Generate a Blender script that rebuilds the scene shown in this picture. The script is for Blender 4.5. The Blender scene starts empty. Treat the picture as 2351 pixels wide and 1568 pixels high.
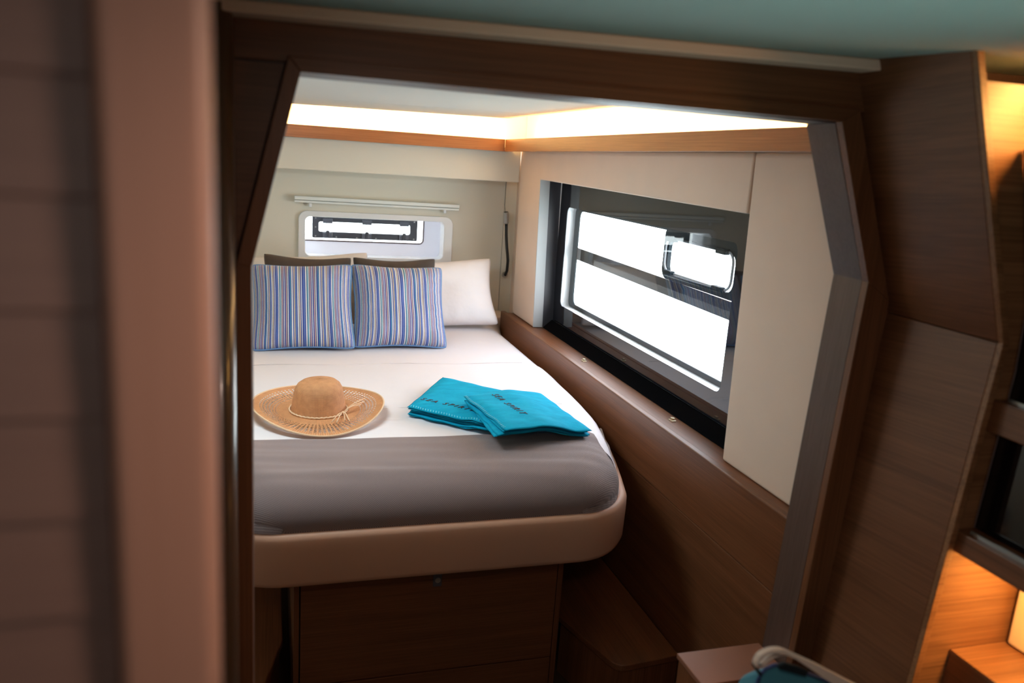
import bpy, bmesh, math, random
from mathutils import Vector, Matrix, noise
random.seed(3)
C = bpy.context.scene.collection
ZC = 1.65                       # eye height; geometry below is written relative to it (z = 0 is the eye) and lifted when linked

# ---------------------------------------------------------------- camera
cam_d = bpy.data.cameras.new('camera'); cam = bpy.data.objects.new('camera', cam_d); C.objects.link(cam)
cam_d.sensor_width = 36.0; cam_d.lens = 1828.88 / 2351 * 36
cam.matrix_world = Matrix(((9.56879869e-01, 6.35325666e-04, -2.90483240e-01, 0),
                           (-2.82760736e-01, 2.31095183e-01, -9.30935756e-01, 0),
                           (6.65378302e-02, 9.72930939e-01, 2.21309973e-01, ZC),
                           (0, 0, 0, 1)))
cam_d.dof.use_dof = True; cam_d.dof.focus_distance = 2.9; cam_d.dof.aperture_fstop = 2.8
cam_d.clip_start = 0.02
S = bpy.context.scene
S.camera = cam
S.view_settings.view_transform = 'Standard'; S.view_settings.look = 'None'
S.view_settings.exposure = 0.0; S.view_settings.gamma = 1.0
S.view_settings.use_curve_mapping = False
try:
    S.cycles.max_bounces = 10; S.cycles.diffuse_bounces = 6; S.cycles.transparent_max_bounces = 12
    S.cycles.sample_clamp_indirect = 8
    S.cycles.use_denoising = True
    S.cycles.caustics_reflective = False; S.cycles.caustics_refractive = False
except Exception:
    pass

# ---------------------------------------------------------------- daylight: pale hazy sky over bright sea
W = bpy.data.worlds.new('sky'); S.world = W; W.use_nodes = True
nt = W.node_tree; nt.nodes.clear()
out = nt.nodes.new('ShaderNodeOutputWorld'); bg = nt.nodes.new('ShaderNodeBackground')
tc = nt.nodes.new('ShaderNodeTexCoord'); sx = nt.nodes.new('ShaderNodeSeparateXYZ'); cr = nt.nodes.new('ShaderNodeValToRGB')
mr = nt.nodes.new('ShaderNodeMapRange'); mr.inputs[1].default_value = -1; mr.inputs[2].default_value = 1
nt.links.new(tc.outputs['Generated'], sx.inputs[0]); nt.links.new(sx.outputs['Z'], mr.inputs[0]); nt.links.new(mr.outputs[0], cr.inputs[0])
el = cr.color_ramp.elements
el[0].position = 0.0; el[0].color = (0.50, 0.66, 0.68, 1)
el[1].position = 1.0; el[1].color = (0.80, 0.86, 1.0, 1)
e = el.new(0.49); e.color = (0.86, 0.93, 0.95, 1)
e = el.new(0.52); e.color = (1.0, 0.97, 0.97, 1)
nt.links.new(cr.outputs[0], bg.inputs[0]); nt.links.new(bg.outputs[0], out.inputs[0])
bg.inputs[1].default_value = 11.5

def area(name, loc, target, sx_, sy_, power, col=(1, 1, 1), portal=False, spread=None):
    l = bpy.data.lights.new(name, 'AREA'); l.shape = 'RECTANGLE'; l.size = sx_; l.size_y = sy_; l.energy = power; l.color = col
    if portal: l.cycles.is_portal = True
    if spread: l.spread = spread
    o = bpy.data.objects.new(name, l); C.objects.link(o)
    p = Vector(loc) + Vector((0, 0, ZC)); t = Vector(target) + Vector((0, 0, ZC)); o.location = p
    d = (t - p).normalized()
    up = Vector((0, 0, 1)) if abs(d.z) < 0.95 else Vector((0, 1, 0))
    xa = d.cross(up).normalized(); ya = xa.cross(d).normalized()
    m = Matrix((xa, ya, -d)).transposed(); o.rotation_euler = m.to_euler()
    return o
# sky light entering the two cabin windows
area('portal_hull', (1.46, 2.85, -.43), (0, 2.85, -.43), 1.6, .55, 1, portal=True)
area('portal_end', (.5, 4.55, -.44), (.5, 0, -.44), .8, .25, 1, portal=True)
# the saloon's daylight, from its side windows behind the camera; then two added fill lamps
area('saloon_window', (-.75, -1.5, .0), (.3, 1.2, -.1), 1.2, .30, 5, (1, .93, .88))
area('saloon_warm_fill', (.25, .25, .10), (.25, .4, -1.2), .08, .08, 2.5, (1, .74, .60))  # unseen warm lamp added to brighten the saloon woodwork
area('sea_light_fill', (.55, .45, -.9), (.60, .62, .2), .4, .3, 1.15, (.62, 1.0, .95), spread=math.radians(75))  # unseen teal uplight added for the ceiling, standing in for sea light
# cabin: hatch overhead, out of view to the left; LED strips in the cove
area('cabin_hatch', (-.05, 2.25, .16), (.15, 2.6, -1), .45, .45, 15, (.86, .98, 1.0))
WARM = (1.0, .62, .27)
area('cove_led_end', (.27, 4.05, .080), (.27, 4.14, .17), 1.72, .02, 20, WARM)
area('cove_led_side', (1.19, 2.72, .080), (1.28, 2.72, .17), 2.5, .02, 26, WARM)
area('shelf_led_top', (1.26, .90, .155), (1.24, 1.04, .0), .05, .2, 3.4, (1, .50, .13))
area('shelf_led_low', (1.27, .93, -.645), (1.27, 1.0, -.85), .04, .15, 1.9, (1, .50, .13))

# ---------------------------------------------------------------- materials
def N(nt, typ, **kw):
    n = nt.nodes.new(typ)
    for k, v in kw.items(): setattr(n, k, v)
    return n
def base_mat(name):
    m = bpy.data.materials.new(name); m.use_nodes = True
    return m, m.node_tree, m.node_tree.nodes['Principled BSDF']
def plain(name, col, rough=.5, metal=0, spec=.5, coat=0, bump=None, mottled=0.0, sheen=0):
    m, t, b = base_mat(name)
    b.inputs['Base Color'].default_value = (*col, 1); b.inputs['Roughness'].default_value = rough
    b.inputs['Metallic'].default_value = metal; b.inputs['Specular IOR Level'].default_value = spec
    b.inputs['Coat Weight'].default_value = coat; b.inputs['Coat Roughness'].default_value = .08
    b.inputs['Sheen Weight'].default_value = sheen
    tc = N(t, 'ShaderNodeTexCoord')
    if mottled:
        n = N(t, 'ShaderNodeTexNoise'); n.inputs['Scale'].default_value = 9; n.inputs['Detail'].default_value = 5
        t.links.new(tc.outputs['Object'], n.inputs['Vector'])
        mx = N(t, 'ShaderNodeMix', data_type='RGBA')
        mx.inputs[6].default_value = (*[c * (1 - mottled) for c in col], 1); mx.inputs[7].default_value = (*[min(1, c * (1 + mottled)) for c in col], 1)
        t.links.new(n.outputs['Fac'], mx.inputs[0]); t.links.new(mx.outputs[2], b.inputs['Base Color'])
    if bump:
        n = N(t, 'ShaderNodeTexNoise'); n.inputs['Scale'].default_value = bump[0]; n.inputs['Detail'].default_value = 3
        t.links.new(tc.outputs['Object'], n.inputs['Vector'])
        bp = N(t, 'ShaderNodeBump'); bp.inputs['Strength'].default_value = bump[1]; bp.inputs['Distance'].default_value = bump[2]
        t.links.new(n.outputs['Fac'], bp.inputs['Height']); t.links.new(bp.outputs[0], b.inputs['Normal'])
    return m
def wood(name, lo, hi, grain='X', rough=.38, coat=0.0, fine=1.0, rot=0.0, spec=.5):
    m, t, b = base_mat(name)
    tc = N(t, 'ShaderNodeTexCoord'); mp = N(t, 'ShaderNodeMapping'); mp.vector_type = 'TEXTURE' if False else 'POINT'
    sc = {'X': (2.5, 190, 190), 'Y': (190, 2.5, 190), 'Z': (190, 190, 2.5)}[grain]
    mp.inputs['Scale'].default_value = sc
    mp0 = N(t, 'ShaderNodeMapping'); mp0.inputs['Rotation'].default_value = (rot, 0, 0)
    t.links.new(tc.outputs['Object'], mp0.inputs[0]); t.links.new(mp0.outputs[0], mp.inputs[0])
    n = N(t, 'ShaderNodeTexNoise'); n.inputs['Scale'].default_value = 1.5 * fine; n.inputs['Detail'].default_value = 5; n.inputs['Roughness'].default_value = .6
    t.links.new(mp.outputs[0], n.inputs['Vector'])
    mp2 = N(t, 'ShaderNodeMapping'); mp2.inputs['Scale'].default_value = {'X': (1, 22, 22), 'Y': (22, 1, 22), 'Z': (22, 22, 1)}[grain]
    t.links.new(mp0.outputs[0], mp2.inputs[0])
    n2 = N(t, 'ShaderNodeTexNoise'); n2.inputs['Scale'].default_value = 1.2; n2.inputs['Detail'].default_value = 4
    t.links.new(mp2.outputs[0], n2.inputs['Vector'])
    ad = N(t, 'ShaderNodeMath', operation='ADD'); ml = N(t, 'ShaderNodeMath', operation='MULTIPLY'); ml.inputs[1].default_value = .6
    t.links.new(n2.outputs['Fac'], ml.inputs[0]); t.links.new(n.outputs['Fac'], ad.inputs[0]); t.links.new(ml.outputs[0], ad.inputs[1])
    r = N(t, 'ShaderNodeValToRGB'); r.color_ramp.elements[0].position = .52; r.color_ramp.elements[1].position = 1.02
    r.color_ramp.elements[0].color = (*lo, 1); r.color_ramp.elements[1].color = (*hi, 1)
    t.links.new(ad.outputs[0], r.inputs[0]); t.links.new(r.outputs[0], b.inputs['Base Color'])
    b.inputs['Roughness'].default_value = rough; b.inputs['Coat Weight'].default_value = coat; b.inputs['Coat Roughness'].default_value = .12
    b.inputs['Specular IOR Level'].default_value = spec
    bp = N(t, 'ShaderNodeBump'); bp.inputs['Strength'].default_value = .12; bp.inputs['Distance'].default_value = .002
    t.links.new(n.outputs['Fac'], bp.inputs['Height']); t.links.new(bp.outputs[0], b.inputs['Normal'])
    return m
WLO, WHI = (.110, .038, .014), (.21, .080, .034)
wood_vx = wood('lit valance veneer athwart', (.24, .085, .026), (.40, .165, .058), 'X')  # brighter, more orange wood: LED bounce put into the valance colour
wood_vy = wood('lit valance veneer fore and aft', (.24, .085, .026), (.40, .165, .058), 'Y')
wood_x = wood('wood grain across', WLO, WHI, 'X')
wood_y = wood('wood grain fore and aft', WLO, WHI, 'Y')
wood_z = wood('wood grain upright', WLO, WHI, 'Z')
wood_shelf = wood('wood shelf lining', (.13, .052, .02), (.34, .155, .07), 'X')
wood_pillar = wood('wood pillar veneer', WLO, WHI, 'Y', rot=math.radians(4))
wood_reveal = wood('satin wood reveal', (.075, .040, .030), (.12, .07, .055), 'Z', rough=.45, coat=.0)
wood_door = wood('door veneer', (.36, .19, .135), (.38, .205, .15), 'Z', rough=.5)
wood_slat = wood('slat veneer', (.19, .11, .09), (.22, .13, .105), 'X', rough=.5)
wood_post = wood('lacquered post', (.09, .05, .035), (.12, .07, .045), 'Z', rough=.28, coat=.5)
cream = plain('cream wall lining', (.70, .66, .56), .75, bump=(900, .15, .001))
leather = plain('beige upholstered panel', (.76, .60, .49), .7, bump=(420, .25, .0015), mottled=.04)
ceil_m = plain('headliner', (.56, .56, .52), .8, bump=(500, .2, .001))
sal_ceil = plain('saloon headliner', (.60, .67, .63), .8, bump=(500, .2, .001))
cove_m = plain('cove lining', (.8, .76, .66), .7)
white_pl = plain('white moulded plastic', (.80, .80, .80), .25)
shell_m = plain('glossy white gelcoat', (.85, .85, .87), .2)
blind_m = plain('white blind rail', (.78, .80, .76), .35)
dark_fr = plain('charcoal window frame', (.045, .045, .055), .42)
dark_gl = plain('black bordered glass', (.012, .013, .018), .035, spec=.7)
blk = plain('black gloss sill', (.005, .005, .006), .5, spec=.0)
blk_rub = plain('black rubber', (.012, .02, .026), .6, spec=.12)
grey_reveal = plain('pale grey reveal', (.42, .44, .45), .5)
smoke = plain('smoked plastic latch', (.11, .11, .13), .25)
brown_line = plain('brown seal', (.10, .06, .055), .4)
frame_bed = plain('beige leather bed surround', (.62, .37, .26), .55, bump=(500, .3, .001))
sheet_m = plain('white cotton sheet', (.74, .70, .72), .85, bump=(7, .45, .012), sheen=.05)
pillow_m = plain('white pillowcase', (.80, .77, .78), .85, bump=(11, .5, .012))
pillow_w = plain('ivory pillowcase', (.72, .68, .65), .85, bump=(14, .3, .006))
grey_cush = plain('taupe velvet', (.050, .037, .031), .85, sheen=.08, bump=(30, .2, .003))
pipe_m = plain('blue piping', (.12, .24, .46), .7)
brass = plain('brass', (.75, .68, .5), .3, metal=.9)
alu = plain('brushed aluminium', (.45, .45, .43), .35, metal=.9)
rubber = plain('black rubber gooseneck', (.02, .02, .02), .5)
strap_m = plain('off white leather strap', (.72, .62, .54), .5, bump=(400, .3, .001))
bag_m = plain('teal canvas', (.05, .24, .33), .8, bump=(600, .3, .001), mottled=.2)
bag_dark = plain('navy canvas lining', (.015, .045, .12), .8)
black_glass = plain('black glass panel', (.006, .005, .005), .06)
cream_panel = plain('cream shelf panel', (.80, .68, .48), .6)
floor_m = wood('cabin sole', (.05, .025, .014), (.13, .07, .04), 'Y', rough=.35)
straw_c = None
def glass_mat():
    m, t, b = base_mat('clear window glass'); t.nodes.remove(b)
    o = t.nodes['Material Output']; tr = N(t, 'ShaderNodeBsdfTransparent'); gl = N(t, 'ShaderNodeBsdfGlossy'); gl.inputs['Roughness'].default_value = .01
    tr.inputs[0].default_value = (.93, .97, .98, 1)
    lw = N(t, 'ShaderNodeLayerWeight'); lw.inputs[0].default_value = .5; pw = N(t, 'ShaderNodeMath', operation='POWER'); pw.inputs[1].default_value = 5
    fr = N(t, 'ShaderNodeMapRange'); fr.inputs[3].default_value = .045; fr.inputs[4].default_value = 1; mx = N(t, 'ShaderNodeMixShader')
    t.links.new(lw.outputs['Facing'], pw.inputs[0]); t.links.new(pw.outputs[0], fr.inputs[0])
    t.links.new(fr.outputs[0], mx.inputs[0]); t.links.new(tr.outputs[0], mx.inputs[1]); t.links.new(gl.outputs[0], mx.inputs[2]); t.links.new(mx.outputs[0], o.inputs[0])
    return m
glass_m = glass_mat()
def laminate_mat():
    m, t, b = base_mat('translucent white laminate')
    b.inputs['Base Color'].default_value = (.85, .85, .87, 1); b.inputs['Roughness'].default_value = .25
    tl = N(t, 'ShaderNodeBsdfTranslucent'); tl.inputs[0].default_value = (.93, .90, 1, 1); mx = N(t, 'ShaderNodeMixShader'); mx.inputs[0].default_value = .10
    t.links.new(b.outputs[0], mx.inputs[1]); t.links.new(tl.outputs[0], mx.inputs[2]); t.links.new(mx.outputs[0], t.nodes['Material Output'].inputs[0])
    return m
laminate = laminate_mat()
def runner_mat():
    m, t, b = base_mat('taupe waffle weave')
    uv = N(t, 'ShaderNodeUVMap'); mp = N(t, 'ShaderNodeMapping'); mp.inputs['Scale'].default_value = (1, 1, 1)
    t.links.new(uv.outputs[0], mp.inputs[0]); sp = N(t, 'ShaderNodeSeparateXYZ'); t.links.new(mp.outputs[0], sp.inputs[0])
    def sn(o, k, off=None):
        a = N(t, 'ShaderNodeMath', operation='MULTIPLY'); a.inputs[1].default_value = k; t.links.new(o, a.inputs[0])
        s = N(t, 'ShaderNodeMath', operation='SINE')
        if off is not None:
            ad = N(t, 'ShaderNodeMath', operation='ADD'); t.links.new(a.outputs[0], ad.inputs[0]); t.links.new(off, ad.inputs[1]); t.links.new(ad.outputs[0], s.inputs[0])
        else: t.links.new(a.outputs[0], s.inputs[0])
        return s.outputs[0]
    k = 2 * math.pi / .0060
    s2 = sn(sp.outputs['Y'], k)
    s1 = sn(sp.outputs['X'], k)
    mu = N(t, 'ShaderNodeMath', operation='MULTIPLY'); t.links.new(s1, mu.inputs[0]); t.links.new(s2, mu.inputs[1])
    mr = N(t, 'ShaderNodeMapRange'); mr.inputs[1].default_value = -1; mr.inputs[2].default_value = 1
    t.links.new(mu.outputs[0], mr.inputs[0])
    mx = N(t, 'ShaderNodeMix', data_type='RGBA'); mx.inputs[6].default_value = (.10, .072, .071, 1); mx.inputs[7].default_value = (.31, .24, .24, 1)
    t.links.new(mr.outputs[0], mx.inputs[0]); t.links.new(mx.outputs[2], b.inputs['Base Color'])
    b.inputs['Roughness'].default_value = .9; b.inputs['Sheen Weight'].default_value = .2
    bp = N(t, 'ShaderNodeBump'); bp.inputs['Strength'].default_value = .5; bp.inputs['Distance'].default_value = .0015
    t.links.new(mr.outputs[0], bp.inputs['Height']); t.links.new(bp.outputs[0], b.inputs['Normal'])
    return m
runner_m = runner_mat()
def stripe_mat():
    m, t, b = base_mat('blue striped cotton')
    uv = N(t, 'ShaderNodeUVMap'); sp = N(t, 'ShaderNodeSeparateXYZ'); t.links.new(uv.outputs[0], sp.inputs[0])
    a = N(t, 'ShaderNodeMath', operation='MULTIPLY'); a.inputs[1].default_value = 4.4; t.links.new(sp.outputs['X'], a.inputs[0])
    f = N(t, 'ShaderNodeMath', operation='FRACT'); t.links.new(a.outputs[0], f.inputs[0])
    r = N(t, 'ShaderNodeValToRGB'); r.color_ramp.interpolation = 'CONSTANT'
    w = (.64, .67, .67); bl = (.030, .055, .28); nb = (.03, .045, .15); cr_ = (.62, .50, .35); te = (.08, .30, .42); lb = (.14, .23, .50); pk = (.50, .34, .33)
    seq = [(w, 5), (nb, 2), (cr_, 4), (bl, 4), (w, 3), (bl, 6), (lb, 3), (bl, 4), (w, 5), (nb, 2), (te, 4), (w, 3), (nb, 3), (pk, 4), (bl, 4), (w, 3), (bl, 5), (pk, 4), (nb, 3), (w, 4), (bl, 6), (te, 3), (bl, 3), (w, 5), (bl, 4), (cr_, 4), (nb, 2), (lb, 4), (bl, 4)]
    tot = sum(s for _, s in seq); pos = 0; els = r.color_ramp.elements
    for i, (c, s) in enumerate(seq):
        if i == 0: e = els[0]; e.position = 0
        elif i == 1: e = els[1]; e.position = pos / tot
        else: e = els.new(pos / tot)
        e.color = (*c, 1); pos += s
    t.links.new(f.outputs[0], r.inputs[0]); t.links.new(r.outputs[0], b.inputs['Base Color'])
    b.inputs['Roughness'].default_value = .8; b.inputs['Sheen Weight'].default_value = .1
    tc = N(t, 'ShaderNodeTexCoord'); n = N(t, 'ShaderNodeTexNoise'); n.inputs['Scale'].default_value = 22; t.links.new(tc.outputs['Object'], n.inputs[0])
    bp = N(t, 'ShaderNodeBump'); bp.inputs['Strength'].default_value = .3; bp.inputs['Distance'].default_value = .004
    t.links.new(n.outputs['Fac'], bp.inputs['Height']); t.links.new(bp.outputs[0], b.inputs['Normal'])
    return m
stripe_m = stripe_mat()
def straw_mat(name, holes):
    # uv: x = angle in turns, y = distance along the surface in metres
    m, t, b = base_mat(name)
    uv = N(t, 'ShaderNodeUVMap'); sp = N(t, 'ShaderNodeSeparateXYZ'); t.links.new(uv.outputs[0], sp.inputs[0])
    def M(op, a, bb=None):
        n = N(t, 'ShaderNodeMath', operation=op)
        for i, v in enumerate((a, bb)):
            if v is None: continue
            if isinstance(v, (int, float)): n.inputs[i].default_value = v
            else: t.links.new(v, n.inputs[i])
        return n.outputs[0]
    ang = M('MULTIPLY', sp.outputs['X'], 2 * math.pi * 40); rad = M('MULTIPLY', sp.outputs['Y'], 2 * math.pi / .019)
    s1 = M('SINE', M('ADD', ang, rad)); s2 = M('SINE', M('SUBTRACT', ang, rad)); mu = M('MULTIPLY', s1, s2)
    ang2 = M('MULTIPLY', sp.outputs['X'], 2 * math.pi * 90); rad2 = M('MULTIPLY', sp.outputs['Y'], 2 * math.pi / .0055)
    fine = M('MULTIPLY', M('SINE', M('ADD', ang2, rad2)), M('SINE', M('SUBTRACT', ang2, rad2)))
    mr = N(t, 'ShaderNodeMapRange'); mr.inputs[1].default_value = -1; mr.inputs[2].default_value = 1; t.links.new(fine, mr.inputs[0])
    tc = N(t, 'ShaderNodeTexCoord'); n = N(t, 'ShaderNodeTexNoise'); n.inputs['Scale'].default_value = 60; t.links.new(tc.outputs['Object'], n.inputs[0])
    av = M('ADD', M('MULTIPLY', mr.outputs[0], .6), M('MULTIPLY', n.outputs['Fac'], .5))
    mx = N(t, 'ShaderNodeMix', data_type='RGBA'); mx.inputs[6].default_value = (.27, .095, .032, 1); mx.inputs[7].default_value = (.76, .38, .17, 1)
    t.links.new(av, mx.inputs[0]); t.links.new(mx.outputs[2], b.inputs['Base Color']); b.inputs['Roughness'].default_value = .65
    bp = N(t, 'ShaderNodeBump'); bp.inputs['Strength'].default_value = .7; bp.inputs['Distance'].default_value = .0015
    t.links.new(mr.outputs[0], bp.inputs['Height']); t.links.new(bp.outputs[0], b.inputs['Normal'])
    if holes:
        band = M('MULTIPLY', M('GREATER_THAN', sp.outputs['Y'], .052), M('LESS_THAN', sp.outputs['Y'], .108))
        band2 = M('MULTIPLY', M('GREATER_THAN', sp.outputs['Y'], .070), M('LESS_THAN', sp.outputs['Y'], .098))
        thr = M('SUBTRACT', .52, M('MULTIPLY', band2, .30))
        h = M('MULTIPLY', M('GREATER_THAN', mu, thr), band)
        tr = N(t, 'ShaderNodeBsdfTransparent'); ms = N(t, 'ShaderNodeMixShader'); o = t.nodes['Material Output']
        t.links.new(h, ms.inputs[0]); t.links.new(b.outputs[0], ms.inputs[1]); t.links.new(tr.outputs[0], ms.inputs[2]); t.links.new(ms.outputs[0], o.inputs[0])
    return m
straw_m = straw_mat('woven straw', False); straw_open = straw_mat('open woven straw', True)
straw_cord = plain('pale straw cord', (.72, .50, .32), .7)
def towel_mat(name, a, c):
    m, t, b = base_mat(name)
    tc = N(t, 'ShaderNodeTexCoord'); n = N(t, 'ShaderNodeTexNoise'); n.inputs['Scale'].default_value = 14; n.inputs['Detail'].default_value = 6; n.inputs['Roughness'].default_value = .7
    mp = N(t, 'ShaderNodeMapping'); mp.inputs['Scale'].default_value = (1, 3, 3); t.links.new(tc.outputs['Object'], mp.inputs[0]); t.links.new(mp.outputs[0], n.inputs[0])
    mx = N(t, 'ShaderNodeMix', data_type='RGBA'); mx.inputs[6].default_value = (*a, 1); mx.inputs[7].default_value = (*c, 1)
    t.links.new(n.outputs['Fac'], mx.inputs[0]); t.links.new(mx.outputs[2], b.inputs['Base Color'])
    b.inputs['Roughness'].default_value = .95; b.inputs['Specular IOR Level'].default_value = .15
    n2 = N(t, 'ShaderNodeTexNoise'); n2.inputs['Scale'].default_value = 500; t.links.new(tc.outputs['Object'], n2.inputs[0])
    bp = N(t, 'ShaderNodeBump'); bp.inputs['Strength'].default_value = .5; bp.inputs['Distance'].default_value = .002
    t.links.new(n2.outputs['Fac'], bp.inputs['Height']); t.links.new(bp.outputs[0], b.inputs['Normal'])
    return m
towel_m = towel_mat('turquoise terry', (.0, .20, .35), (.004, .45, .70))
letter_m = plain('dark embroidery', (.05, .02, .02), .7)
stitch_m = plain('pale stitching', (.35, .75, .82), .8)

# ---------------------------------------------------------------- builders
def V(x, y, z): return Vector((x, y, z))
def link(name, bm, mat, parent=None, smooth=False, bevel=0, seg=2, lift=True, kind=None):
    me = bpy.data.meshes.new(name)
    bmesh.ops.recalc_face_normals(bm, faces=bm.faces)
    bm.to_mesh(me); bm.free()
    if lift:
        for v in me.vertices: v.co.z += ZC
    me.materials.append(mat)
    if smooth:
        for p in me.polygons: p.use_smooth = True
    o = bpy.data.objects.new(name, me); C.objects.link(o)
    if bevel:
        md = o.modifiers.new('bevel', 'BEVEL'); md.width = bevel; md.segments = seg; md.limit_method = 'ANGLE'; md.angle_limit = math.radians(40)
    if parent is not None:
        o.parent = parent
        if lift: o.matrix_parent_inverse = parent.matrix_world.inverted() if parent.type != 'EMPTY' else Matrix.Translation(-parent.location)
    if kind: o['kind'] = kind
    return o
def tag(o, label, cat, group=None):
    o['label'] = label; o['category'] = cat
    if group: o['group'] = group
    return o
def empty(name, loc=(0, 0, 0), label=None, cat=None, group=None, kind=None):
    o = bpy.data.objects.new(name, None); C.objects.link(o); o.location = Vector(loc) + Vector((0, 0, ZC)); o.empty_display_size = .1
    if label: tag(o, label, cat, group)
    if kind: o['kind'] = kind
    return o
def bx(bm, x0, x1, y0, y1, z0, z1):
    vs = [bm.verts.new((x, y, z)) for x in (x0, x1) for y in (y0, y1) for z in (z0, z1)]
    for f in ((0, 1, 3, 2), (4, 6, 7, 5), (0, 4, 5, 1), (2, 3, 7, 6), (0, 2, 6, 4), (1, 5, 7, 3)): bm.faces.new([vs[i] for i in f])
    return vs
def box(name, x0, x1, y0, y1, z0, z1, mat, parent=None, bevel=0, **kw):
    bm = bmesh.new(); bx(bm, x0, x1, y0, y1, z0, z1); return link(name, bm, mat, parent, bevel=bevel, **kw)
def prism_bm(bm, pts, off):
    a = [bm.verts.new(p) for p in pts]; b = [bm.verts.new(Vector(p) + Vector(off)) for p in pts]; n = len(a)
    bm.faces.new(a); bm.faces.new(b[::-1])
    for i in range(n): bm.faces.new((a[i], b[i], b[(i + 1) % n], a[(i + 1) % n]))
def prism(name, pts, off, mat, parent=None, bevel=0, **kw):
    bm = bmesh.new(); prism_bm(bm, pts, off); return link(name, bm, mat, parent, bevel=bevel, **kw)
def XZ(pts, y): return [(x, y, z) for x, z in pts]
def XY(pts, z): return [(x, y, z) for x, y in pts]
def rrect(u0, u1, v0, v1, r, n=6):
    out = []
    for cu, cv, a0 in ((u1 - r, v1 - r, 0), (u0 + r, v1 - r, 90), (u0 + r, v0 + r, 180), (u1 - r, v0 + r, 270)):
        for i in range(n + 1):
            a = math.radians(a0 + 90 * i / n); out.append((cu + r * math.cos(a), cv + r * math.sin(a)))
    return out
def ring_bm(bm, outer, inner, f3, d):
    # loops with equal counts; f3 maps (u, v) -> point, d = extrusion vector
    d = Vector(d)
    A = [bm.verts.new(Vector(f3(*p))) for p in outer]; B = [bm.verts.new(Vector(f3(*p))) for p in inner]
    A2 = [bm.verts.new(v.co + d) for v in A]; B2 = [bm.verts.new(v.co + d) for v in B]; n = len(A)
    for i in range(n):
        j = (i + 1) % n
        bm.faces.new((A[i], A[j], B[j], B[i])); bm.faces.new((A2[i], B2[i], B2[j], A2[j]))
        bm.faces.new((A[i], A2[i], A2[j], A[j])); bm.faces.new((B[i], B[j], B2[j], B2[i]))
def tube_bm(bm, path, r, n=8, closed=False):
    path = [Vector(p) for p in path]; rings = []; m = len(path); prev = None
    for i, p in enumerate(path):
        if closed: t = (path[(i + 1) % m] - path[i - 1]).normalized()
        else: t = (path[min(i + 1, m - 1)] - path[max(i - 1, 0)]).normalized()
        if prev is None:
            a = Vector((0, 0, 1)) if abs(t.z) < .9 else Vector((1, 0, 0)); u = t.cross(a).normalized()
        else: u = (prev - t * prev.dot(t)).normalized()
        prev = u; w = t.cross(u); rr = r[i] if isinstance(r, (list, tuple)) else r
        rings.append([bm.verts.new(p + (u * math.cos(k * 2 * math.pi / n) + w * math.sin(k * 2 * math.pi / n)) * rr) for k in range(n)])
    for i in range(m if closed else m - 1):
        a, b = rings[i], rings[(i + 1) % m]
        for k in range(n): bm.faces.new((a[k], a[(k + 1) % n], b[(k + 1) % n], b[k]))
    if not closed: bm.faces.new(rings[0][::-1]); bm.faces.new(rings[-1])
def grid_bm(bm, fn, nu, nv, uvfn=None, cu=False):
    vs = [[bm.verts.new(fn(i / nu, j / nv)) for j in range(nv + 1)] for i in range(nu + (0 if cu else 1))]
    uvl = bm.loops.layers.uv.verify() if uvfn else None
    for i in range(nu):
        for j in range(nv):
            q = ((i, j), (i + 1, j), (i + 1, j + 1), (i, j + 1))
            f = bm.faces.new([vs[a % len(vs)][b] for a, b in q])
            if uvl:
                for l, (a, b) in zip(f.loops, q): l[uvl].uv = uvfn(a / nu, b / nv)
    return vs
def clampf(x, a, b): return max(a, min(b, x))
def smooth(a, b, x):
    t = clampf((x - a) / (b - a), 0, 1); return t * t * (3 - 2 * t)

# ================================================================ SETTING
box('floor', -1.6, 1.75, -1.7, 4.6, -1.70, -1.65, floor_m, kind='structure')
# ---- cabin end wall (two linings with a fine joint), soffit beam, head shelf
we = empty('wall_end', (.3, 4.3, -1.65), kind='structure')
def panel_hole(name, y, x0, x1, z0, z1, hx0, hx1, hz0, hz1, mat, parent, t=.05, r=.03):
    bm = bmesh.new()
    inner = rrect(hx0, hx1, hz0, hz1, r)
    # outer loop: project each inner point outward to the rectangle
    outr = []
    n = len(inner) // 4
    corners = ((x1, z1), (x0, z1), (x0, z0), (x1, z0))
    for k in range(4): outr += [corners[k]] * 1 + [corners[k]] * (n - 1)
    vs_o = {}
    A = [vs_o.setdefault(p, bm.verts.new((p[0], y, p[1]))) if p not in vs_o else vs_o[p] for p in outr]
    B = [bm.verts.new((p[0], y, p[1])) for p in inner]; B2 = [bm.verts.new((p[0], y + t, p[1])) for p in inner]
    m = len(inner)
    for i in range(m):
        j = (i + 1) % m
        f = [A[i], A[j], B[j], B[i]] if A[i] is not A[j] else [A[i], B[j], B[i]]
        bm.faces.new(f); bm.faces.new((B[i], B[j], B2[j], B2[i]))
    return link(name, bm, mat, parent)
panel_hole('panel', 4.28, -.8, 1.238, -1.65, .0, .150, .930, -.59, -.335, cream, we)
box('panel', 1.2405, 1.45, 4.279, 4.33, -1.65, .0, cream, we, bevel=.002)
box('light_backer', .965, 1.238, 4.2805, 4.335, -1.65, .0, blk_rub, we)  # unseen backing added to keep sky light out of the joint
box('light_backer', -.8, .965, 4.2805, 4.325, -1.65, -.61, blk_rub, we)  # unseen backing added against daylight behind the lower lining
box('joint_light_stop', 1.20, 1.28, 4.3255, 4.36, -1.65, .0, blk_rub, we)  # dark strip added to block daylight through the joint
box('soffit', -.8, 1.2495, 4.07, 4.33, -.111, .052, cream, we, bevel=.004)
box('head_shelf', -.8, 1.2495, 4.10, 4.279, -1.60, -.835, leather, we, bevel=.006)
box('cove_lining', -.8, 1.40, 4.17, 4.33, .053, .32, cove_m, we)
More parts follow.
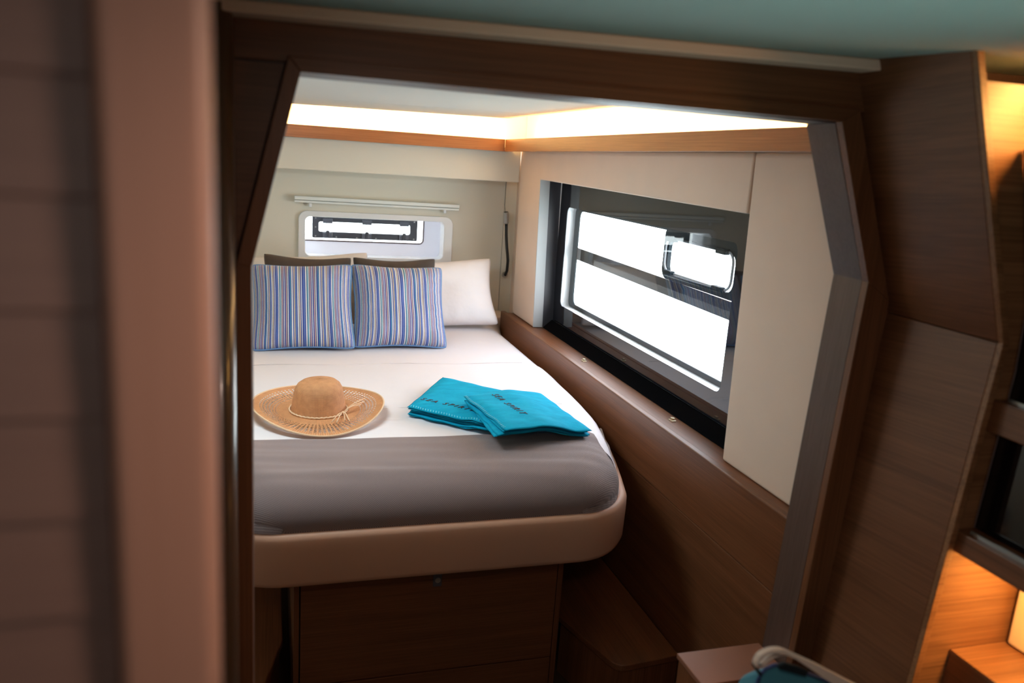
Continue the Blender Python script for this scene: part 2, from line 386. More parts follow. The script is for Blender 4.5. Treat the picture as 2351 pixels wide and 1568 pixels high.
# ---- hull side
wh = empty('wall_right', (1.3, 2.7, -1.65), kind='structure')
prism('panel', [(1.25, 1.933, -.10), (1.25, 3.73, -.082), (1.25, 3.68, -.80), (1.25, 4.04, -.80), (1.25, 4.068, .05), (1.25, 1.933, .065)], (.05, 0, 0), leather, wh, bevel=.006, seg=3)
prism('panel', [(1.25, 1.395, -.803), (1.25, 1.895, -.803), (1.25, 1.929, .065), (1.25, 1.395, .07)], (.055, 0, 0), leather, wh, bevel=.008, seg=3)
box('ledge', 1.205, 1.305, 1.395, 4.05, -.815, -.803, wood_y, wh, bevel=.002)
box('ledge_front', 1.200, 1.225, 1.395, 4.09, -1.010, -.800, wood_y, wh, bevel=.004)
box('lower_panel', 1.204, 1.24, 1.395, 4.09, -1.645, -1.013, wood_y, wh, bevel=.003)
box('cove_lining', 1.301, 1.44, 1.395, 4.165, .075, .32, cove_m, wh)
box('hull_core', 1.306, 1.345, 1.395, 1.87, -1.6, .07, leather, wh)
box('hull_core', 1.306, 1.41, 3.73, 4.28, -1.6, .07, leather, wh)
box('hull_core', 1.306, 1.41, 1.395, 3.73, -.07, .07, leather, wh)
box('hull_core', 1.306, 1.41, 1.395, 3.73, -1.6, -.81, leather, wh)
# ---- cabin side wall, out of sight behind the door frame
box('wall_left', -.85, -.80, 1.392, 4.33, -1.65, .4, cream, kind='structure')
# ---- ceiling with cove
ce = empty('ceiling', (.3, 2.7, .2), kind='structure')
def cz(x): return .2 + (x - 1.13) * .0155
prism('panel', [(-.78, 3.36, cz(-.78)), (1.13, 3.36, .2), (1.13, 3.92, .2), (-.78, 3.92, cz(-.78))], (0, 0, .02), ceil_m, ce, bevel=.003)
prism('panel', [(-.78, 1.41, cz(-.78)), (1.13, 1.41, .2), (1.13, 3.355, .2), (-.78, 3.355, cz(-.78))], (0, 0, .02), ceil_m, ce, bevel=.003)
box('cove_top', -.8, 1.44, 1.392, 4.3, .321, .34, cove_m, ce)
# ---- timber valance that hides the LED strips
tr = empty('trim_1', (.3, 4.0, .04), kind='structure')
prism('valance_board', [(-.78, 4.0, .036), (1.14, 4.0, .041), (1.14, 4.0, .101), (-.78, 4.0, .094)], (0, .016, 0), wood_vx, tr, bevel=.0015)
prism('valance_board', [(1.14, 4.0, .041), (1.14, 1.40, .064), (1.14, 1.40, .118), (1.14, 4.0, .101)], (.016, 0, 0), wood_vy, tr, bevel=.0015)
box('gutter', -.78, 1.20, 4.016, 4.069, .053, .060, wood_x, tr)
prism('gutter', [(1.156, 4.05, .053), (1.156, 1.40, .068), (1.30, 1.40, .068), (1.30, 4.05, .053)], (0, 0, .006), leather, tr)

# ---- bulkhead with the angular doorway
wb = empty('wall_bulkhead', (.5, 1.35, -1.65), kind='structure')
Y0, Y1 = 1.305, 1.39
prism('panel', XZ([(-1.6, -1.65), (-.03, -1.65), (-.027, -.187), (.044, .107), (-1.6, .107)], Y0), (0, Y1 - Y0, 0), wood_reveal, wb)
box('header_core', -1.6, 1.6, Y0, Y1, .1075, .40, wood_reveal, wb)
prism('panel', XZ([(1.007, .107), (1.62, .107), (1.62, -1.65), (1.065, -1.65), (1.125, -.186)], Y0), (0, Y1 - Y0, 0), wood_reveal, wb)
# veneered facings on the saloon side
prism('facing', XZ([(-1.55, -1.64), (-.060, -1.64), (-.054, -.184), (.021, .118), (-1.55, .090)], 1.303), (0, .0018, 0), wood_x, wb)
prism('header_board', XZ([(-.5, .115), (1.30, .134), (1.30, .24), (-.5, .20)], 1.292), (0, .0125, 0), wood_x, wb, bevel=.001)
prism('facing', XZ([(1.05, .14), (1.62, .14), (1.62, -1.64), (1.12, -1.64), (1.187, -.225)], 1.303), (0, .0018, 0), wood_z, wb)
tc_ = empty('trim_2', (.5, 1.3, -1.65), kind='structure')
IN = [(-.03, -1.645), (-.027, -.187), (.044, .107), (1.007, .110), (1.125, -.186), (1.066, -1.645)]
OU = [(-.056, -1.645), (-.050, -.184), (.026, .1285), (1.044, .1335), (1.183, -.225), (1.121, -1.645)]
for i in range(5):
    g = .0004
    prism('casing_board', XZ([IN[i], OU[i], OU[i + 1], IN[i + 1]], 1.286), (0, .019, 0), wood_x if i == 2 else wood_z, tc_, bevel=.0012)
# ---- saloon: pillar wall on the right, ceiling, back and side walls
wp = empty('wall_pillar', (1.15, 1.17, -1.65), kind='structure')
def pil(z):   # inner face x at height z
    return 1.198 + (z + .249) / (.2 + .249) * (1.031 - 1.198) if z > -.249 else 1.198 + (z + .249) * .077
T = .022
prism('panel', [(pil(.26), 1.04, .26), (pil(-.2485), 1.04, -.2485), (pil(-.2485), 1.303, -.2485), (pil(.26), 1.303, .26)], (T, 0, 0), wood_pillar, wp, bevel=.0012)
prism('panel', [(pil(-.2505), 1.04, -.2505), (pil(-1.64), 1.04, -1.64), (pil(-1.64), 1.303, -1.64), (pil(-.2505), 1.303, -.2505)], (T, 0, 0), wood_pillar, wp, bevel=.0012)
prism('edge_band', XZ([(pil(.26), .26), (pil(-.249), -.249), (pil(-1.64), -1.64), (pil(-1.64) + .014, -1.64), (pil(-.249) + .014, -.249), (pil(.26) + .014, .26)], 1.028), (0, .0115, 0), wood_shelf, wp, bevel=.001)
def scz(x, y): return .192 + .0235 * (x + .05) - .035 * (1.25 - y)
bm = bmesh.new()
grid_bm(bm, lambda u, v: (-1.549 + 3.168 * u, -1.699 + 2.990 * v, scz(-1.549 + 3.168 * u, -1.699 + 2.990 * v)), 8, 8)
bmesh.ops.solidify(bm, geom=bm.faces[:], thickness=-.02)
link('ceiling', bm, sal_ceil, kind='structure')
prism('trim_3', XZ([(-.3, scz(-.3, 1.25) - .018), (1.062, scz(1.062, 1.25) - .020), (1.062, scz(1.062, 1.25) - .001), (-.3, scz(-.3, 1.25) - .001)], 1.235), (0, .055, 0), plain('warm lit trim', (.85, .58, .44), .6), kind='structure', bevel=.003)  # warm light on the trim is put into its base colour
box('wall_back', -1.6, 1.75, -1.75, -1.70, -1.65, .4, cream, kind='structure')
box('wall_side', -1.60, -1.55, -1.699, 1.30, -1.65, .4, leather, kind='structure')
box('wall_outer', 1.62, 1.67, -1.699, 1.39, -1.65, .4, wood_y, kind='structure')
box('light_seal_roof', -1.7, 1.8, -1.8, 4.6, .401, .44, shell_m, kind='structure')  # unseen cap added to stop sky light leaking in from above
box('hull_side', 1.6205, 1.66, 1.391, 1.45, -1.65, .4, shell_m, kind='structure')
# rounded lacquered post beside the door leaf
bm = bmesh.new(); n = 14; pts = []
for i in range(n + 1):
    a = math.pi * i / n; pts.append((-.074 + .024 * math.cos(a), 1.262 - .030 * math.sin(a)))
pts += [(-.098, 1.30), (-.050, 1.30)]
bm2 = bmesh.new(); prism_bm(bm2, [(x, y, -1.648) for x, y in pts], (0, 0, 1.648 + .185)); bm.free()
link('trim_4', bm2, wood_post, kind='structure', bevel=0)
bpy.data.objects['trim_4'].data.polygons.foreach_set('use_smooth', [True] * len(bpy.data.objects['trim_4'].data.polygons))
# near door leaf with a louvred field, out of focus at the left
dr = empty('door_1', (-.2, .43, -1.65), kind='structure')
box('stile', -.079, -.0275, .42, .450, -1.64, .150, wood_door, dr, bevel=.008, seg=4)
box('stile', -.52, -.47, .42, .450, -1.64, .150, wood_door, dr, bevel=.006)
box('rail', -.469, -.080, .42, .450, .085, .150, wood_door, dr, bevel=.004)
box('rail', -.469, -.080, .42, .450, -1.64, -1.50, wood_door, dr, bevel=.004)
box('backing', -.469, -.080, .444, .448, -1.499, .0845, wood_slat, dr)
z = -1.495
while z < .06:
    z1 = min(z + .0560, .082)
    prism('slat', [(-.4685, .4322, z), (-.4685, .434, z1), (-.4685, .440, z1), (-.4685, .4382, z)], (.3880, 0, 0), wood_slat, dr, bevel=.001)
    z += .0563

# ---------------------------------------------------------------- window_1: long hull window
w1 = empty('window_1', (1.36, 2.85, -.8), kind='structure')
GX = 1.35
fX = lambda x: (lambda y, z: (x, y, z))
# surround between lining and glass
prism('surround', [(1.30, 3.728, -.072), (1.30, 3.68, -.80), (1.358, 3.68, -.80), (1.358, 3.728, -.072)], (0, .045, 0), dark_fr, w1)
box('surround', 1.306, 1.358, 1.88, 1.925, -.80, -.07, dark_fr, w1)
prism('reveal_liner', [(1.2515, 3.7265, -.084), (1.2515, 3.678, -.80), (1.299, 3.674, -.80), (1.299, 3.7225, -.084)], (0, .004, 0), grey_reveal, w1)
prism('sill', [(1.301, 1.9, -.802), (1.345, 1.9, -.763), (1.352, 1.9, -.763), (1.352, 1.9, -.802)], (0, 1.776, 0), blk, w1, bevel=.0015)
# black bordered glass with the clear opening
bm = bmesh.new(); ring_bm(bm, [(1.90, -.10)] * 0 + rrect(1.90, 3.70, -.765, -.07, .002), rrect(2.115, 3.60, -.672, -.199, .028), fX(GX + .005), (.001, 0, 0))
link('glass_border', bm, dark_gl, w1)
bm = bmesh.new(); bm.faces.new([bm.verts.new((GX + .0065, y, z)) for y, z in rrect(2.10, 3.61, -.682, -.190, .02)])
link('glass_pane', bm, glass_m, w1)
bm = bmesh.new(); ring_bm(bm, rrect(1.86, 3.86, -.83, -.04, .03), rrect(2.113, 3.602, -.674, -.197, .030), fX(GX + .008), (.040, 0, 0))
link('hull_reveal', bm, shell_m, w1)
bm = bmesh.new(); ring_bm(bm, rrect(2.09, 3.61, -.682, -.190, .040), rrect(2.126, 3.548, -.655, -.212, .034), fX(GX + .0485), (.006, 0, 0))
link('gasket', bm, blk_rub, w1)
XO = GX + .05
prism('crossbar', [(XO, 2.12, -.391), (XO, 3.57, -.384), (XO, 3.57, -.441), (XO, 2.12, -.452)], (.012, 0, 0), dark_gl, w1, bevel=.002)
# small opening portlight set in the outer pane
pf = None
bm = bmesh.new(); ring_bm(bm, rrect(2.128, 2.655, -.386, -.190, .04), rrect(2.172, 2.618, -.364, -.240, .034), fX(XO - .012), (.016, 0, 0))
pf = link('portlight_frame', bm, blk_rub, w1, bevel=.002)
box('portlight_side', XO - .013, XO + .01, 2.05, 2.152, -.386, -.190, dark_gl, w1)
bm = bmesh.new(); tube_bm(bm, [(XO - .016, y, z) for y, z in rrect(2.176, 2.628, -.358, -.236, .036)], .0045, 6, closed=True)
link('clear_seal', bm, plain('clear seal', (.45, .47, .52), .2), pf, smooth=True)
for (yy, zz) in ((2.235, -.237), (2.575, -.237), (2.235, -.358), (2.575, -.358)):
    box('latch', XO - .034, XO - .012, yy - .028, yy + .028, zz - .009, zz + .009, blk_rub, pf, bevel=.003)
bm = bmesh.new(); tube_bm(bm, [(XO - .030, 2.20, -.233), (XO - .030, 2.60, -.229)], .005, 6); link('hinge_rod', bm, blk_rub, pf, smooth=True)
bm = bmesh.new(); tube_bm(bm, [(XO - .030, 2.20, -.362), (XO - .030, 2.60, -.366)], .005, 6); link('hinge_rod', bm, blk_rub, pf, smooth=True)
# the hull plating around the window outside keeps stray light out
box('hull_shell', 1.412, 1.43, 1.395, 1.86, -1.6, .07, shell_m, w1)

# ---------------------------------------------------------------- window_2: small end window above the pillows
w2 = empty('window_2', (.55, 4.35, -.6), kind='structure')
fY = lambda y: (lambda x, z: (x, y, z))
def skew(p): return p
bm = bmesh.new(); ring_bm(bm, rrect(.139, .951, -.602, -.322, .045, 8), rrect(.174, .902, -.553, -.351, .026, 8), fY(4.262), (0, .10, 0))
link('window_frame', bm, white_pl, w2, bevel=.004, seg=3)
bm = bmesh.new(); bx(bm, .12, .96, 4.33, 4.56, -.585, -.570); bx(bm, .12, .96, 4.33, 4.56, -.325, -.31)
bx(bm, .12, .135, 4.33, 4.56, -.57, -.325); bx(bm, .975, .99, 4.33, 4.56, -.57, -.325)
link('tunnel', bm, shell_m, w2)
bm = bmesh.new(); ring_bm(bm, rrect(.10, .99, -.60, -.30, .01, 6), rrect(.10 + .02, .826, -.492, -.31, .012, 6), fY(4.47), (0, .02, 0))
link('outer_wall', bm, laminate, w2)
bm = bmesh.new(); tube_bm(bm, [(x, 4.463, z) for x, z in rrect(.10, .826, -.494, -.28, .022, 6)], .0045, 6, closed=True); link('seal', bm, brown_line, w2, smooth=True)
bm = bmesh.new(); bm.faces.new([bm.verts.new((x, 4.475, z)) for x, z in rrect(.11, .83, -.50, -.30, .01)]); link('glass_pane', bm, glass_m, w2)
bm = bmesh.new(); ring_bm(bm, rrect(.217, .79, -.479, -.352, .006, 6), rrect(.252, .748, -.444, -.391, .010, 6), fY(4.445), (0, .018, 0))
p2 = link('portlight_frame', bm, dark_fr, w2, bevel=.002)
for cx_ in (.298, .508, .713):
    box('latch', cx_ - .026, cx_ + .026, 4.432, 4.446, -.398, -.372, smoke, p2, bevel=.002)
    box('latch', cx_ - .026, cx_ + .026, 4.432, 4.446, -.476, -.447, smoke, p2, bevel=.002)
    box('latch_tab', cx_ - .009, cx_ + .009, 4.424, 4.431, -.470, -.435, dark_fr, p2, bevel=.003)
for (sx_, sz_) in ((.235, -.372), (.235, -.42), (.235, -.468), (.345, -.470), (.455, -.472), (.56, -.472), (.77, -.468), (.77, -.372)):
    bm = bmesh.new(); tube_bm(bm, [(sx_, 4.4445, sz_), (sx_, 4.441, sz_)], .004, 8); link('screw', bm, alu, p2)

# ================================================================ BED
def ip(tab, y):
    if y <= tab[0][0]: return tab[0][1]
    for (a, b), (c, d) in zip(tab, tab[1:]):
        if y <= c: return b + (d - b) * (y - a) / (c - a)
    return tab[-1][1]
YF = 1.935   # foot of mattress
RT = [(1.9, .985), (2.0, 1.00), (2.218, 1.068), (2.371, 1.112), (2.534, 1.150), (2.8, 1.172), (3.1, 1.185), (3.9, 1.19), (4.2, 1.19)]
XM = .43
def xr(y):
    b = ip(RT, y); rc = .15; d = y - YF
    if d < rc: b -= rc - math.sqrt(max(0, rc * rc - (rc - d) ** 2))
    return b
def xl(y):
    b = ip(RT, y); rc = .17; d = y - YF
    b = 2 * XM - b + .0
    if d < rc: b += rc - math.sqrt(max(0, rc * rc - (rc - d) ** 2))
    return b
ZT = -.86
outline = []
ys = [YF + .15 * (1 - math.cos(math.pi / 2 * i / 12)) for i in range(13)] + [YF + .15 + .12 * i for i in range(1, 17)]
OUTL = [(xr(y), y) for y in ys]; OUTL_L = [(xl(y), y) for y in ys]
poly = OUTL_L[::-1] + OUTL            # left head -> left foot -> right foot -> right head
def dist_out(x, y):
    best = 9
    for (ax, ay), (bx_, by) in zip(poly, poly[1:]):
        dx, dy = bx_ - ax, by - ay; L = dx * dx + dy * dy
        if L < 1e-12: continue
        t = clampf(((x - ax) * dx + (y - ay) * dy) / L, 0, 1)
        d = math.hypot(x - ax - t * dx, y - ay - t * dy)
        if d < best: best = d
    return best
RR = .13; RH = .105
def ztop(x, y):
    d = dist_out(x, y)
    k = 0 if d >= RR else 1 - math.sqrt(max(0, 1 - (1 - d / RR) ** 2))
    return ZT - RH * k
def rowmap(v, y1):     # dense near foot
    return YF + (y1 - YF) * (v ** 2.2)
def smap(u):           # dense at both sides
    return .5 - .5 * math.cos(math.pi * u)
bed = empty('double_berth', (XM, 3.0, -1.65), 'built-in double berth with beige upholstered surround and wooden drawer base', 'bed')
def surf(dz, y1, s0=0, s1=1, extra=None):
    def fn(u, v):
        y = rowmap(v, y1); s = s0 + (s1 - s0) * smap(u)
        a, b = xl(y), xr(y); x = a + (b - a) * s
        z = ztop(x, y) + dz
        if extra: z += extra(x, y)
        return (x, y, z)
    return fn
bm = bmesh.new(); vs = grid_bm(bm, surf(0, 4.08), 44, 44)
# skirt
bmesh.ops.solidify(bm, geom=bm.faces[:], thickness=.0)
bm.free(); bm = bmesh.new(); vs = grid_bm(bm, surf(0, 4.08), 44, 44)
def skirt(bm, vs, z):
    loop = [vs[i][0] for i in range(len(vs))] + [vs[-1][j] for j in range(1, len(vs[0]))] + [vs[i][-1] for i in range(len(vs) - 2, -1, -1)] + [vs[0][j] for j in range(len(vs[0]) - 2, 0, -1)]
    low = [bm.verts.new((v.co.x, v.co.y, z)) for v in loop]; n = len(loop)
    for i in range(n): bm.faces.new((loop[i], low[i], low[(i + 1) % n], loop[(i + 1) % n]))
skirt(bm, vs, -1.02)
bmesh.ops.remove_doubles(bm, verts=bm.verts, dist=.0004)
link('mattress', bm, sheet_m, bed, smooth=True)
# surround: swept strip around the foot and sides
def off_path(d):
    P = []; m = len(poly)
    for i, (x, y) in enumerate(poly):
        a = Vector(poly[max(i - 1, 0)]); b = Vector(poly[min(i + 1, m - 1)]); t = (b - a).normalized()
        nrm = Vector((-t.y, t.x)); nrm = -nrm      # outward (right side of travel)
        P.append((x, y, nrm))
    return [(min(x + n.x * d, 1.1985), y + n.y * d) for x, y, n in P]
# profile: (offset, z)
prof = [(-.012, -.975), (-.004, -.963), (.008, -.958), (.018, -.962), (.024, -.974), (.025, -1.00), (.023, -1.09), (.018, -1.103), (.006, -1.108), (-.06, -1.108), (-.06, -1.03)]
bm = bmesh.new()
loops = []
# guard against wrong normal side
test = off_path(.02)
sgn = 1 if test[len(poly) // 2][1] < poly[len(poly) // 2][1] else -1
for d, z in prof: loops.append([bm.verts.new((x, y, z)) for x, y in off_path(d * sgn)])
for a, b in zip(loops, loops[1:]):
    for i in range(len(a) - 1): bm.faces.new((a[i], a[i + 1], b[i + 1], b[i]))
bmesh.ops.remove_doubles(bm, verts=bm.verts, dist=.0004)
link('surround', bm, frame_bed, bed, smooth=True)
prism('bed_board', XY([(x, y) for x, y in off_path(-.02 * sgn)], -1.06), (0, 0, .03), wood_x, bed)
# base with drawer front
BY = 2.05
bm = bmesh.new(); bx(bm, .062, .076, BY, 3.9, -1.645, -1.062); link('side_panel', bm, wood_z, bed)
bm = bmesh.new(); prism_bm(bm, [(.836, BY, -1.645), (.852, BY, -1.645), (.852, BY, -1.062), (.836, BY, -1.062)], (0, 1.85, 0)); link('side_panel', bm, wood_z, bed)
dw = box('drawer_front', .080, .832, BY - .004, BY + .016, -1.492, -1.112, wood_x, bed, bevel=.0015)
box('drawer_front', .080, .832, BY - .004, BY + .016, -1.640, -1.496, wood_x, bed, bevel=.0015)
lt = box('latch', .449, .475, BY - .0085, BY - .0045, -1.214, -1.168, smoke, dw, bevel=.002)
bm = bmesh.new(); tube_bm(bm, [(.462, BY - .0086, -1.192), (.462, BY - .0125, -1.192)], .008, 16); link('latch_button', bm, alu, dw)

# flat sheet fold over the nearer part of the mattress
def shx(x, y):
    z = 0
    z += .0016 * noise.noise(V(x * 3, y * 9, 1.3)) + .0018 * math.exp(-((y - 2.63 - .015 * math.sin(x * 3)) / .005) ** 2) * -2.6
    z += .0035 * math.exp(-((x - .42 - (y - 2.7) * .25) / .008) ** 2) * (1 if y > 2.5 else 0)
    z += .003 * math.exp(-((y - 2.47 - .06 * (x - .4)) / .010) ** 2)
    return z
bm = bmesh.new()
ye = 3.20
def fsh(u, v):
    y = 2.20 + (ye - 2.20) * v; s = smap(u); a, b = xl(y), xr(y) + .003; x = a + (b - a) * s
    yy = y + .012 * math.sin(x * 5) * (v ** 4)
    z = ztop(x, yy) + .0055 + shx(x, yy) * 1.0
    if v > .995: z = ztop(x, yy) + .0005
    return (x, yy, z)
grid_bm(bm, fsh, 70, 120)
o = link('flat_sheet', bm, sheet_m, smooth=True)
for yy, x0, x1 in ((2.60, -.1, 1.02), (3.192, -.1, 1.05)):
    bm = bmesh.new(); tube_bm(bm, [(x0 + (x1 - x0) * i / 30, yy + .010 * math.sin(i * .5), ZT + .0056 + shx(x0 + (x1 - x0) * i / 30, yy)) for i in range(31)], .0014, 5)
    link('seam', bm, plain('grey white seam', (.64, .59, .59), .9), o, smooth=True)
tag(o, 'white flat sheet with pressed fold creases spread across the middle of the berth', 'bed sheet')
# taupe runner
def rwr(x, y):
    d = dist_out(x, y); k = smooth(.0, .10, d)
    z = .004 * noise.noise(V(x * 2.2, y * 26 + 3 * x, .7)) * k + .004 * noise.noise(V(x * 6, y * 9, 4)) * k
    return z
def frn(u, v):
    y1 = 2.325 - .02 * u + .006 * math.sin(u * 9)
    y = YF + (y1 - YF) * (v ** 1.7)
    a, b = xl(y) - .006, xr(y) + .002
    s = smap(u) * (1 - .055 * smooth(.3, 1, v)); x = a + (b - a) * s
    z = ztop(x, y) + .013 + rwr(x, y)
    if v > .99: z = ztop(x, y) + .006
    g = 1.0 + .009 * smooth(.10, .0, dist_out(x, y) if v > .02 else 0)
    x = XM + (x - XM) * g; y -= .009 * (1 - smooth(0, .09, y - YF))
    return (x, y, z)
bm = bmesh.new()
vs = grid_bm(bm, frn, 110, 70)
# surface-metric uv in metres
uvl = bm.loops.layers.uv.verify()
arc = {}
for i in range(len(vs)):
    acc = 0
    for j in range(len(vs[0])):
        if j: acc += (vs[i][j].co - vs[i][j - 1].co).length
        arc[vs[i][j]] = (vs[i][j].co.x, acc)
edge = [vs[i][0] for i in range(len(vs))]
low = [bm.verts.new((v.co.x, v.co.y + .001, -.972)) for v in edge]
for v in low: arc[v] = (v.co.x, -.01)
for i in range(len(edge) - 1): bm.faces.new((edge[i], low[i], low[i + 1], edge[i + 1]))
for col, l0 in ((vs[0], low[0]), (vs[-1], low[-1])):
    prev = l0
    for j in range(1, 34):
        v = col[j]; nv = bm.verts.new((v.co.x, v.co.y, -.972)); arc[nv] = (v.co.x, arc[v][1] - .03)
        bm.faces.new((col[j - 1], prev, nv, v)); prev = nv
for f in bm.faces:
    for l in f.loops: l[uvl].uv = arc[l.vert]
bmesh.ops.remove_doubles(bm, verts=bm.verts, dist=.0002)
o = link('bed_runner', bm, runner_m, smooth=True)
tag(o, 'taupe woven bed runner draped over the foot of the berth', 'blanket')

# ---------------------------------------------------------------- pillows and cushions
def cushion_mesh(w, h, t, pinch=.055, nu=34, seed=0, wr=.006, power=.55):
    def P(u, v, side):
        U, Vv = 2 * u - 1, 2 * v - 1
        U = math.sin(U * math.pi / 2) * .35 + U * .65; Vv = math.sin(Vv * math.pi / 2) * .35 + Vv * .65
        x = U * w / 2 * (1 - pinch * (1 - Vv * Vv) * abs(U)); z = h / 2 + Vv * h / 2 * (1 - pinch * (1 - U * U) * abs(Vv))
        cr = 1 - .05 * abs(U * Vv) ** 7; x *= cr; z = h / 2 + (z - h / 2) * cr
        k = max(0, (1 - U ** 4) * (1 - Vv ** 4)) ** power
        r = max(abs(U), abs(Vv))
        th = t / 2 * k + wr * k * noise.noise(V(x * 9 + seed, z * 9, side * 3 + seed)) \
            + .35 * wr * smooth(.5, .95, r) * (1 - r) * 8 * math.sin(22 * (U if abs(Vv) > abs(U) else Vv) + seed) * k
        return (x, side * th, z)
    bm = bmesh.new()
    for side in (-1, 1):
        grid_bm(bm, lambda u, v: P(u, v, side), nu, nu, uvfn=lambda u, v: (u, v))
    bmesh.ops.remove_doubles(bm, verts=bm.verts, dist=.0002)
    return bm, P
def pipe_path(P, n=30):
    pts = [P(i / n, 0, 1) for i in range(n)] + [P(1, i / n, 1) for i in range(n)] + [P(1 - i / n, 1, 1) for i in range(n)] + [P(0, 1 - i / n, 1) for i in range(n)]
    return pts
def cushion(name, label, cat, x, y, z, w, h, t, lean, mat, rz=0, ry=0, pipe=None, group=None, seed=0, **kw):
    r = empty(name, (x, y, z), label, cat, group); r.rotation_euler = (-lean, ry, rz)
    bm, P = cushion_mesh(w, h, t, seed=seed, **kw)
    link('cover', bm, mat, r, smooth=True, lift=False)
    if pipe:
        bm = bmesh.new(); tube_bm(bm, pipe_path(P), .0042, 7, closed=True); link('piping', bm, pipe, r, smooth=True, lift=False)
    return r
LZ = ZT + .004
cushion('pillow', 'white pillow propped in the corner beside the reading lamp', 'pillow', .83, 3.87, LZ - .002, .62, .375, .15, math.radians(27), pillow_m, rz=-.03, ry=-.075, seed=2, pinch=.11)
cushion('pillow', 'ivory pillow behind the left dark cushion, mostly hidden by the door frame', 'pillow', .19, 3.87, LZ - .002, .64, .385, .14, math.radians(27), pillow_w, rz=.03, seed=5, pinch=.10, ry=-.07)
cushion('dark_cushion', 'dark taupe cushion behind the left striped cushion', 'cushion', .162, 3.64, LZ, .41, .405, .11, math.radians(24), grey_cush, ry=.02, group='dark cushions', seed=7, pinch=.12)
cushion('dark_cushion', 'dark taupe cushion behind the right striped cushion', 'cushion', .575, 3.65, LZ, .41, .405, .11, math.radians(24), grey_cush, ry=-.01, group='dark cushions', seed=9, pinch=.12)
cushion('striped_cushion', 'blue and white striped square cushion nearer the door frame', 'cushion', .140, 3.43, LZ, .44, .405, .15, math.radians(31), stripe_m, rz=-.04, ry=-.03, pipe=pipe_m, group='striped cushions', seed=1, pinch=.085, wr=.013)
cushion('striped_cushion', 'blue and white striped square cushion nearer the hull window', 'cushion', .562, 3.46, LZ, .43, .405, .15, math.radians(31), stripe_m, rz=.02, ry=.015, pipe=pipe_m, group='striped cushions', seed=11, pinch=.085, wr=.013)

# ---------------------------------------------------------------- straw hat
hx, hy, hz = .152, 2.565, ZT + .011
hat = empty('straw_hat', (hx, hy, hz), 'wide-brimmed straw sun hat with open woven brim lying on the white sheet', 'hat')
RB, RC = .206, .088
def brim(u, v):
    a = 2 * math.pi * u; r = RC - .012 + (RB - RC + .012) * v
    k = smooth(.3, 1, v)
    x, y = r * math.cos(a) * 1.02, r * math.sin(a) * 1.17
    z = .009 + k * (.016 + .013 * math.cos(2 * a) + .006 * math.sin(a) + .004 * math.cos(3 * a + 1)) + .001
    return (x, y, z)
bm = bmesh.new(); grid_bm(bm, brim, 120, 20, uvfn=lambda u, v: (u, v * (RB - RC + .012)), cu=True)
link('brim', bm, straw_open, hat, smooth=True, lift=False)
bm = bmesh.new(); tube_bm(bm, [brim(i / 120, 1) for i in range(120)], .0028, 6, closed=True); link('brim_edge', bm, straw_cord, hat, smooth=True, lift=False)
cp = [(.0895, .006), (.087, .02), (.083, .045), (.079, .07), (.075, .086), (.068, .098), (.056, .107), (.038, .112), (.018, .1145), (.0005, .115)]
def crown(u, v):
    a = 2 * math.pi * u; f = v * (len(cp) - 1); i = min(int(f), len(cp) - 2); k = f - i
    r = cp[i][0] * (1 - k) + cp[i + 1][0] * k; z = cp[i][1] * (1 - k) + cp[i + 1][1] * k
    return (r * math.cos(a), r * math.sin(a) * 1.1, z * (1 + .02 * math.cos(a)))
bm = bmesh.new(); grid_bm(bm, crown, 96, 36, uvfn=lambda u, v: (u * .6, v * .15), cu=True); bmesh.ops.remove_doubles(bm, verts=bm.verts, dist=.0003)
link('crown', bm, straw_m, hat, smooth=True, lift=False)
bm = bmesh.new(); tube_bm(bm, [(.0925 * math.cos(a) , .0925 * 1.1 * math.sin(a), .0135 + .001 * math.sin(40 * a)) for a in [2 * math.pi * i / 160 for i in range(160)]], .0032, 6, closed=True)
link('cord', bm, straw_cord, hat, smooth=True, lift=False)
bm = bmesh.new(); k0 = V(.073, -.066, .018)
for e in ((.155, .035, .035), (.150, .005, .032), (.135, -.02, .030), (.030, -.165, .022), (.045, -.170, .022), (.085, -.160, .022), (.072, -.155, .022)):
    e = V(*e); mid = (k0 + e) / 2 + V(0, 0, .008); tube_bm(bm, [k0, (k0 + mid) / 2 + V(0, 0, .003), mid, e], .0017, 5)
bmesh.ops.create_icosphere(bm, subdivisions=2, radius=.006, matrix=Matrix.Translation(k0))
link('bow', bm, straw_cord, hat, smooth=True, lift=False)

